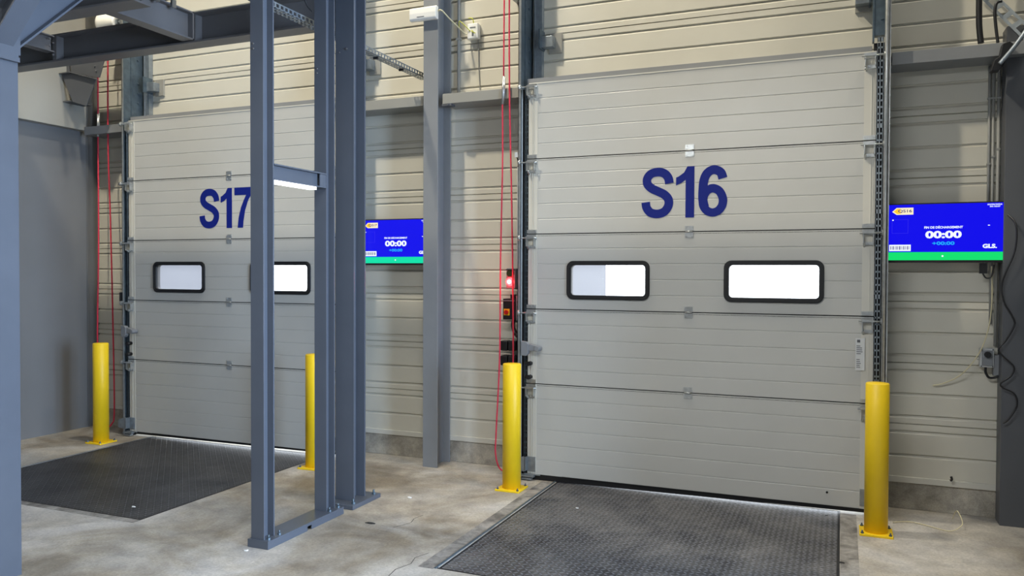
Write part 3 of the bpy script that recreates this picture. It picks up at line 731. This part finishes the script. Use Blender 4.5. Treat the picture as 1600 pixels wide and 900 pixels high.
tv(-1.44, 1.966, 'QS17', 'blue wall screen showing QS17 beside platform column', 'scrteal', 1)

# ------------------------------------------------------------------ ropes
def rope(pts, name, label, cat='rope', m_='rope', r=.0068, grp=None):
    mb = MB(); P = spline(pts, 10); mb.tube(P, r, 8); return tag(mb.build(name, m_, origin=P[-1]), label, cat, grp)
t = thing('pull_rope', (-.36, .035, 0), 'red pull rope loop hanging at left side of door S16', 'rope', 'red door pull ropes')
mb = MB(); mb.tube(spline([(-0.345, .035, 4.02), (-0.348, .035, 3.3)], 4), .0068, 8); mb.tube(spline([(-0.358, .035, 3.09), (-0.355, .035, 2.6), (-0.370, .035, 1.8), (-0.375, .035, 1.0), (-0.405, .035, .35), (-0.410, .035, .18), (-0.390, .06, .06), (-0.330, .05, .03), (-0.280, .07, .05), (-0.255, .035, .3), (-0.253, .035, 1.2), (-0.270, .035, 2.2), (-0.295, .035, 3.2), (-0.300, .035, 4.02)], 8), .0068, 8); rp = mb.build('rope', 'rope', t)
mb = MB(); mb.tube([(-0.348, .035, 3.32), (-0.356, .035, 3.09)], .011, 10); mb.tube([(-0.336, .035, 3.31), (-0.346, .035, 3.11)], .005, 8); mb.build('rope_clamp', 'zinc', t)
mb = MB(); mb.tube([(-0.322, .01, 4.03), (-0.322, .055, 4.03)], .055, 22); mb.tube([(-0.322, .0, 4.03), (-0.322, .01, 4.03)], .02, 12); pu = mb.build('pulley', 'galvdark', t)
mb = MB(); mb.box(-.34, -.30, .055, .299, 4.0, 4.14); mb.build('pulley_bracket', 'galv', t)
t = thing('pull_rope', (-5.0, .1, 0), 'red pull rope loop hanging in corner left of door S17', 'rope', 'red door pull ropes')
mb = MB(); mb.tube([(-5.055, .1, 4.3), (-5.057, .1, 3.36)], .008, 8)
mb.tube(spline([(-5.06, .1, 3.12), (-5.06, .1, 2.0), (-5.085, .1, 1.0), (-5.07, .1, .3), (-5.03, .08, .10), (-4.93, .06, .045), (-4.86, .08, .08), (-4.845, .1, .25), (-4.86, .1, 1.2), (-4.885, .1, 2.2), (-4.915, .1, 3.1), (-4.905, .1, 4.3)], 8), .0075, 8); mb.build('rope', 'rope', t)
mb = MB(); mb.tube([(-5.057, .1, 3.36), (-5.06, .1, 3.12)], .012, 10); mb.tube([(-5.04, .1, 3.37), (-5.045, .1, 3.14)], .006, 8); mb.build('rope_clamp', 'zinc', t)
# cable drum of door S17
t = thing('cable_drum', (-4.8, .05, 4.28), 'white ribbed cable drum above left track of door S17', 'drum')
mb = MB(); x0 = -4.90
prof = []
for k in range(9):
    r = .115-.006*k; prof += [(x0+k*.022, r), (x0+k*.022+.011, r-.012)]
mb.tube([(px_, .05, 4.27) for px_, r in prof], [r for px_, r in prof], 32); mb.build('drum_body', 'white', t)
mb = MB(); mb.tube([(x0+.18, .05, 4.27), (x0+.285, .05, 4.27)], .018, 14); mb.tube([(x0+.19, .05, 4.27), (x0+.215, .05, 4.27)], .04, 6, True, False); mb.box(x0+.25, x0+.28, .02, .299, 4.2, 4.34); mb.build('shaft', 'galv', t)

# ------------------------------------------------------------------ access point on the wall column
t = thing('access_point', (-1.07, -.01, 3.9), 'white wireless access point on wall column', 'access point')
mb = MB()
prof = [(-.03, -.055), (-.045, -.04), (-.05, 0), (-.045, .04), (-.03, .055), (.012, .052), (.012, -.05)]
prof = [(.0+a, 3.91+b) for a, b in prof]; k0 = len(mb.v)
mb.prism([(-.02, 3.852), (-.034, 3.866), (-.037, 3.91), (-.034, 3.955), (-.02, 3.965), (.012, 3.962), (.012, 3.852)], 0, -1.205, -.945)
ap = mb.build('housing', 'white', t, bevel=.006)
mb = MB(); mb.box(-1.13, -1.06, -.0372, -.033, 3.877, 3.883); mb.build('print_mark', 'print', ap)
mb = MB(); mb.box(-1.10, -1.0, .012, .03, 3.87, 3.94); mb.build('mount', 'black', t)
mb = MB(); mb.tube(spline([(-.94, .0, 3.92), (-.90, -.02, 3.915), (-.86, .06, 3.86), (-.82, .2, 3.80), (-.80, .24, 3.778), (-.781, .25, 3.78)], 8), .006, 8)
tag(mb.build('network_cable', 'cable', origin=(-.94, 0, 3.92)), 'cream cable from access point to the socket box', 'cable')
t = thing('socket_box', (-.72, .25, 3.80), 'white socket box with yellow wires on upper cladding', 'socket box')
mb = MB(); mb.box(-.78, -.68, .235, .298, 3.73, 3.86); bx = mb.build('box', 'white', t, bevel=.006)
mb = MB(); mb.box(-.755, -.70, .232, .236, 3.82, 3.828); mb.build('slot', 'print', bx); mb = MB(); mb.box(-.735, -.72, .232, .236, 3.75, 3.79); mb.build('slot', 'print', bx)
mb = MB(); mb.tube(spline([(-.75, .24, 3.79), (-.79, .2, 3.84), (-.84, .2, 3.88), (-.86, .24, 3.84)], 6), .004, 6); mb.tube(spline([(-.73, .235, 3.80), (-.72, .2, 3.78), (-.70, .23, 3.77)], 6), .004, 6); mb.tube(spline([(-.72, .24, 3.86), (-.73, .23, 3.90), (-.77, .24, 3.91)], 6), .004, 6); mb.build('wire', 'ygreen', t)
t = thing('thin_cable', (-.69, .29, 3.3), 'thin cable hanging below the socket box to steel rail', 'cable')
mb = MB(); mb.tube(spline([(-.70, .29, 3.73), (-.695, .292, 3.5), (-.68, .292, 3.23)], 6), .004, 6); mb.build('cable', 'conduit', t)
mb = MB(); mb.tube([(-.885, .28, 3.225), (-.885, .28, ZT)], .013, 12)
for z in (3.74, 4.3): mb.box(-.905, -.865, .265, .299, z, z+.02)
tag(mb.build('conduit_pipe', 'conduit', origin=(-.885, .28, 3.23)), 'pale vertical conduit beside the wall column top', 'conduit')
mb = MB(); mb.box(-.93, -.84, .05, .12, 3.122, 3.1395); bolt(mb, -.87, .05, 3.13, (0, -1, 0), .01, .01)
tag(mb.build('rail_cleat', 'deepcol', origin=(-.87, .1, 3.13)), 'small dark bolted cleat under rail right of wall column', 'bracket')

# ------------------------------------------------------------------ signal lamp and controls by door S16
t = thing('signal_lamp', (-.31, .0, 1.65), 'traffic signal lamp glowing red left of door S16', 'signal lamp')
mb = MB(); mb.box(-.335, -.255, .075, .14, 1.56, 1.73); mb.build('housing', 'grey', t, bevel=.006)
mb = MB(); mb.tube([(-.30, .075, 1.618), (-.30, .055, 1.618)], [.036, .03], 24); ln = mb.build('red_lens', 'redlamp', t)
mb = MB(); mb.tube([(-.30, .055, 1.618), (-.30, .052, 1.618)], [.018, .012], 16); mb.build('lamp_core', 'redcore', ln)
mb = MB(); mb.tube([(-.297, .075, 1.688), (-.297, .055, 1.688)], [.034, .028], 24); mb.build('green_lens', 'greenoff', t)
mb = MB(); mb.box(-.33, -.255, .05, .075, 1.716, 1.722); mb.build('lamp_hood', 'black', t)
pl = bpy.data.lights.new('red_glow', 'POINT'); pl.energy = 1.1; pl.color = (1, .06, .07); pl.shadow_soft_size = .03
po = bpy.data.objects.new('red_glow', pl); COL.objects.link(po); po.location = (-.31, -.06, 1.618)
t = thing('control_mast', (-.26, .2, .0), 'grey support strip behind the door controls', 'bracket')
mb = MB(); mb.box(-.30, -.215, .235, .245, .95, 1.56); mb.box(-.30, -.215, .245, .299, 1.05, 1.07); mb.box(-.30, -.215, .245, .299, 1.40, 1.42); mb.build('strip', 'grey', t)
t = thing('door_controller', (-.31, .1, 1.35), 'black door controller with yellow and red rotary switch', 'control box')
mb = MB(); mb.box(-.375, -.262, .10, .21, 1.30, 1.475); cb = mb.build('housing', 'black', t, bevel=.004)
mb = MB(); mb.box(-.37, -.268, .096, .10, 1.455, 1.462); mb.build('cover_seam', 'grey', cb)
mb = MB(); mb.box(-.365, -.312, .094, .10, 1.335, 1.39); sw = mb.build('switch_plate', 'switch', t, bevel=.002)
mb = MB(); mb.tube([(-.338, .094, 1.362), (-.338, .076, 1.362)], .018, 16); mb.box(-.343, -.333, .064, .078, 1.345, 1.38); mb.build('rotary_switch', 'red', t)
mb = MB(); mb.box(-.262, -.205, .11, .21, 1.30, 1.50); mb.build('button_box', 'grey', t, bevel=.004)
for k in range(4):
    mb = MB(); mb.tube([(-.234, .11, 1.335+k*.038), (-.234, .10, 1.335+k*.038)], .013, 12); mb.build('push_button', 'black', t)
mb = MB(); mb.box(-.32, -.28, .13, .17, 1.475, 1.51); mb.build('cable_gland', 'black', t)
t = thing('cable_bundle', (-.26, .1, 1.25), 'black cables looping below the door controller', 'cable')
mb = MB()
for a, b, c in ((-.325, 1.19, 1.15), (-.31, 1.22, 1.17), (-.30, 1.17, 1.13)):
    mb = MB(); mb.tube(spline([(a+.02, .15, 1.298), (a+.01, .15, 1.25), (a+.03, .14, b), (a+.07, .13, c), (-.215, .13, c+.005)], 6), .007, 8); mb.build('cable', 'black', t)
mb = MB(); mb.tube(spline([(-.25, .15, 1.298), (-.22, .13, 1.27), (-.24, .13, 1.22), (-.215, .12, 1.19)], 6), .005, 8); mb.build('cable', 'black', t)
for z, lab in ((1.045, 'upper black relay box behind rope beside door S16'), (.92, 'lower black relay box above bollard beside door S16')):
    t = thing('relay_box', (-.31, .1, z), lab, 'relay box', 'black relay boxes')
    mb = MB(); mb.box(-.40, -.335, .10, .19, z-.01, z+.075); mb.build('housing', 'black', t, bevel=.01)
    mb = MB(); mb.box(-.328, -.262, .10, .19, z-.01, z+.075); mb.build('housing', 'black', t, bevel=.01)
    mb = MB(); mb.box(-.39, -.31, .19, .299, z+.0, z+.06); mb.build('bracket', 'grey', t)
t = thing('sensor_clip', (-.2, -.03, 2.66), 'small white sensor clip on left track of door S16', 'sensor')
mb = MB(); mb.box(-.230, -.1985, -.005, .025, 2.64, 2.68); mb.build('clip', 'lgrey', t)
mb = MB(); mb.tube(spline([(-.215, .01, 2.64), (-.205, .01, 2.60), (-.205, .01, 2.565)], 4), .004, 6); mb.build('lead', 'black', t)
mb = MB(); mb.box(-.209, -.1985, .0, .010, 1.75, 2.56); tag(mb.build('sensor_strip', 'lgrey', origin=(-.2, 0, 2)), 'pale vertical strip along left track of door S16', 'sensor')
mb = MB(); mb.box(-4.628, -4.604, -.02, .03, 1.385, 1.475); tag(mb.build('switch_box', 'black', origin=(-4.62, 0, 1.4)), 'small black switch on left track of door S17', 'switch')

# ------------------------------------------------------------------ right-hand wall details
for k, (x, z0, lab) in enumerate(((3.190, 2.0, 'leftmost of three conduits right of door S16'), (3.214, 1.35, 'middle of three conduits right of door S16'), (3.246, 1.20, 'rightmost conduit beside the dark column'))):
    mb = MB(); mb.tube([(x, .285, z0), (x, .285, 3.13)], .0095 if k < 2 else .011, 10)
    for z in (2.45+k*.05, 2.9, 1.95+.05*k): mb.box(x-.0115, x+.0115, .272, .299, z, z+.012)
    tag(mb.build('conduit_pipe', 'conduit', origin=(x, .285, z0)), lab, 'conduit', 'conduits beside the right column')
t = thing('isolator_box', (3.19, .25, 1.12), 'grey isolator box with black knob on right wall', 'switch box')
mb = MB(); mb.box(3.148, 3.232, .225, .297, 1.055, 1.185); b_ = mb.build('box', 'lgrey', t, bevel=.004)
for x in (3.156, 3.224):
    for z in (1.063, 1.177):
        mb = MB(); mb.tube([(x, .225, z), (x, .222, z)], .004, 8); mb.build('screw', 'black', b_)
mb = MB(); mb.box(3.158, 3.222, .213, .226, 1.068, 1.172); mb.build('lid', 'grey', t, bevel=.003)
mb = MB(); mb.tube([(3.19, .213, 1.145), (3.19, .19, 1.145)], .021, 18); mb.box(3.185, 3.195, .18, .192, 1.127, 1.163); mb.build('knob', 'black', t)
mb = MB(); mb.box(3.232, 3.262, .24, .297, 1.0, 1.14); mb.build('side_plate', 'grey', t)
rope([(3.185, .25, 1.055), (3.185, .245, 1.02), (3.205, .245, .985), (3.24, .245, .985), (3.262, .24, 1.0)], 'isolator_cable', 'thick black cable curling under the isolator box', 'cable', 'black', .008)
rope([(3.205, .20, 1.75), (3.21, .20, 1.55), (3.20, .20, 1.38), (3.165, .20, 1.22), (3.11, .21, 1.10), (3.03, .24, .99), (2.93, .27, .925), (2.865, .28, .905)], 'loose_cable', 'loose cream cable hanging over the isolator box', 'cable', 'cable', .0042)
rope([(3.28, .14, 2.10), (3.325, .09, 2.02), (3.32, .09, 1.85), (3.255, .10, 1.65), (3.26, .09, 1.52), (3.31, .09, 1.42), (3.325, .09, 1.36), (3.28, .09, 1.26), (3.235, .09, 1.19), (3.27, .09, 1.14), (3.325, .09, 1.08), (3.31, .09, 1.02), (3.255, .09, .97), (3.26, .09, .94), (3.33, .09, .90), (3.345, .09, .82), (3.30, .09, .73), (3.268, .09, .70)], 'power_cable', 'long wavy black cable hanging over the dark column', 'cable', 'black', .0055)
mb = MB(); mb.box(3.13, 3.175, .17, .20, 1.70, 1.772); mb.tube(spline([(3.15, .18, 1.70), (3.17, .18, 1.67), (3.20, .18, 1.68), (3.215, .18, 1.76)], 6), .005, 8)
tag(mb.build('power_plug', 'black', origin=(3.15, .18, 1.7)), 'black power plug hanging below screen QS16', 'plug')
rope([(2.985, .25, .275), (2.99, .25, .255), (2.98, .25, .245)], 'fallen_scrap', 'dark scrap caught on base flashing right of door S16', 'scrap', 'leaf', .008)
rope([(2.60, -.10, .006), (2.70, -.05, .008), (2.80, -.08, .006), (2.93, -.16, .006), (3.0, -.12, .03), (3.02, -.05, .05), (3.0, 0.05, .09), (2.98, .1, .02)], 'wire_offcut', 'pale wire offcut lying on floor by right plinth', 'wire', 'cable', .003)
# things in the upper right corner
t = thing('cable_ladder', (3.2, .0, 3.5), 'slotted metal channel sloping down at top right corner', 'channel')
mb = MB()
A = Vector((3.05, .20, 3.72)); B_ = Vector((3.42, .05, 3.20)); d = (B_-A).normalized(); wv = Vector((d.z, 0, -d.x)).normalized()*.04
for off0, off1 in ((-1, -.55), (.55, 1)):
    mb.v += [tuple(A+wv*off0), tuple(A+wv*off1), tuple(B_+wv*off1), tuple(B_+wv*off0)]; k = len(mb.v)-4
    mb.v += [tuple(Vector(mb.v[k+i])+Vector((0, .004, 0))) for i in range(4)]
    for f in ((0,1,2,3), (4,5,6,7), (0,1,5,4), (1,2,6,5), (2,3,7,6), (3,0,4,7)): mb.face([k+i for i in f])
L_ = (B_-A).length; a = 0
while a < L_-.02:
    p = A+d*a; q = A+d*(a+.035)
    mb.v += [tuple(p-wv*.56), tuple(p+wv*.56), tuple(q+wv*.56), tuple(q-wv*.56)]; k = len(mb.v)-4
    mb.v += [tuple(Vector(mb.v[k+i])+Vector((0, .004, 0))) for i in range(4)]
    for f in ((0,1,2,3), (4,5,6,7), (0,1,5,4), (1,2,6,5), (2,3,7,6), (3,0,4,7)): mb.face([k+i for i in f])
    a += .09
mb.build('channel', 'galv', t)
rope([(3.105, .10, 4.0), (3.095, .10, 3.7), (3.095, .10, 3.4), (3.108, .10, 3.245)], 'insulated_pipe', 'thick black insulated pipe dropping to the right rail', 'pipe', 'black', .019)
rope([(3.205, .09, 3.236), (3.19, .09, 3.36), (3.185, .09, 3.45), (3.195, .09, 3.50), (3.225, .09, 3.51)], 'insulated_pipe', 'thinner black pipe bending over the sloping channel', 'pipe', 'black', .010)
rope([(3.45, -.1, 3.45), (3.30, -.06, 3.20), (3.20, -.02, 3.07)], 'handrail_pipe', 'pale metal pipe sloping from top right corner', 'pipe', 'galv', .014)
mb = MB(); mb.prism([(3.15, 3.03), (3.20, 3.03), (3.235, 3.09), (3.28, 3.19), (3.255, 3.215), (3.215, 3.20), (3.20, 3.12), (3.17, 3.10)], 1, -.02, .06)
tag(mb.build('pipe_clamp', 'black', origin=(3.2, 0, 3.1), bevel=.004), 'black clamp holding the sloping pipe on right column', 'clamp')

# ------------------------------------------------------------------ floor litter and cracks
def scrap(x, y, r, m_, label, name='paper_scrap'):
    pts = [(x+r*random.uniform(.5, 1.1)*math.cos(a), y+.6*r*random.uniform(.5, 1.1)*math.sin(a)) for a in [k*math.pi/3.5 for k in range(7)]]
    mb = MB(); k = len(mb.v)
    for p in pts: mb.v.append((p[0], p[1], random.uniform(.002, .008)))
    for p in pts: mb.v.append((p[0], p[1], .0005))
    mb.face([k+i for i in range(7)]); mb.face([k+7+i for i in range(7)][::-1])
    for i in range(7): j = (i+1) % 7; mb.face([k+i, k+7+i, k+7+j, k+j])
    tag(mb.build(name, m_, origin=(x, y, 0)), label, 'litter')
scrap(-.72, -.86, .02, 'paper', 'white scrap on floor right of platform column base')
scrap(-1.06, -2.25, .018, 'paper', 'white scrap on floor in front of slim post base')
scrap(-2.42, -1.85, .02, 'paper', 'white scrap near front corner of the S17 leveller')
scrap(.52, -.62, .014, 'paper', 'pale scrap on S16 leveller near its left side')
scrap(-.65, -1.50, .045, 'leaf', 'dark flake on floor between base plates and leveller', 'dark_flake')
scrap(2.18, -.10, .012, 'leaf', 'dark crumb at right rear corner of S16 leveller', 'dark_flake')
scrap(2.28, -1.05, .016, 'leaf', 'dark splinter on floor before the nearest bollard', 'dark_flake')
def crack(pts, label):
    mb = MB(); P = [Vector((p[0]+random.uniform(-.004, .004), p[1]+random.uniform(-.004, .004), 0)) for p in pts]; k = len(mb.v)
    for i, p in enumerate(P):
        d = (P[min(i+1, len(P)-1)]-P[max(i-1, 0)]).normalized(); nn = Vector((-d.y, d.x, 0))*.0022
        mb.v += [(p.x+nn.x, p.y+nn.y, .0008), (p.x-nn.x, p.y-nn.y, .0008)]
    for i in range(len(P)-1): a = k+2*i; mb.face([a, a+1, a+3, a+2])
    tag(mb.build('floor_crack', 'leaf'), label, 'crack', kind='structure')
crack([(-.42, -1.20), (-.44, -1.30), (-.41, -1.38), (-.44, -1.45), (-.47, -1.52)], 'short crack in the floor beside the base plates')
crack([(-.02, -1.85), (-.06, -1.95), (-.03, -2.05), (-.07, -2.16), (-.05, -2.3)], 'short crack in the floor left of the S16 leveller')

# ------------------------------------------------------------------ yard outside, seen through the panes
mb = MB(); mb.box(-20, 20, 1.2, 30, -1.3, -1.2); tag(mb.build('yard_ground', 'plinth'), 'truck yard ground outside the dock doors', 'ground', kind='structure')
for x0, x1, lab in ((-3.0, -.86, 'pale grey truck flank seen through left window of door S16'), (-10.6, -8.15, 'pale grey truck flank seen through left window of door S17')):
    t = thing('truck_body', ((x0+x1)/2, 3.4, -1.2), lab, 'truck')
    mb = MB(); mb.box(x0, x1, 2.5, 5.0, -.1, 2.8); mb.build('box_body', 'truck', t, bevel=.02)
    mb = MB()
    for yy in (3.0, 4.4): mb.tube([(x0+.02, yy, -.75), (x1-.02, yy, -.75)], .45, 24)
    mb.build('wheel', 'rubber', t)
    mb = MB(); mb.box(x0, x1, 2.55, 5.1, -.35, -.1); mb.build('chassis', 'beam', t)
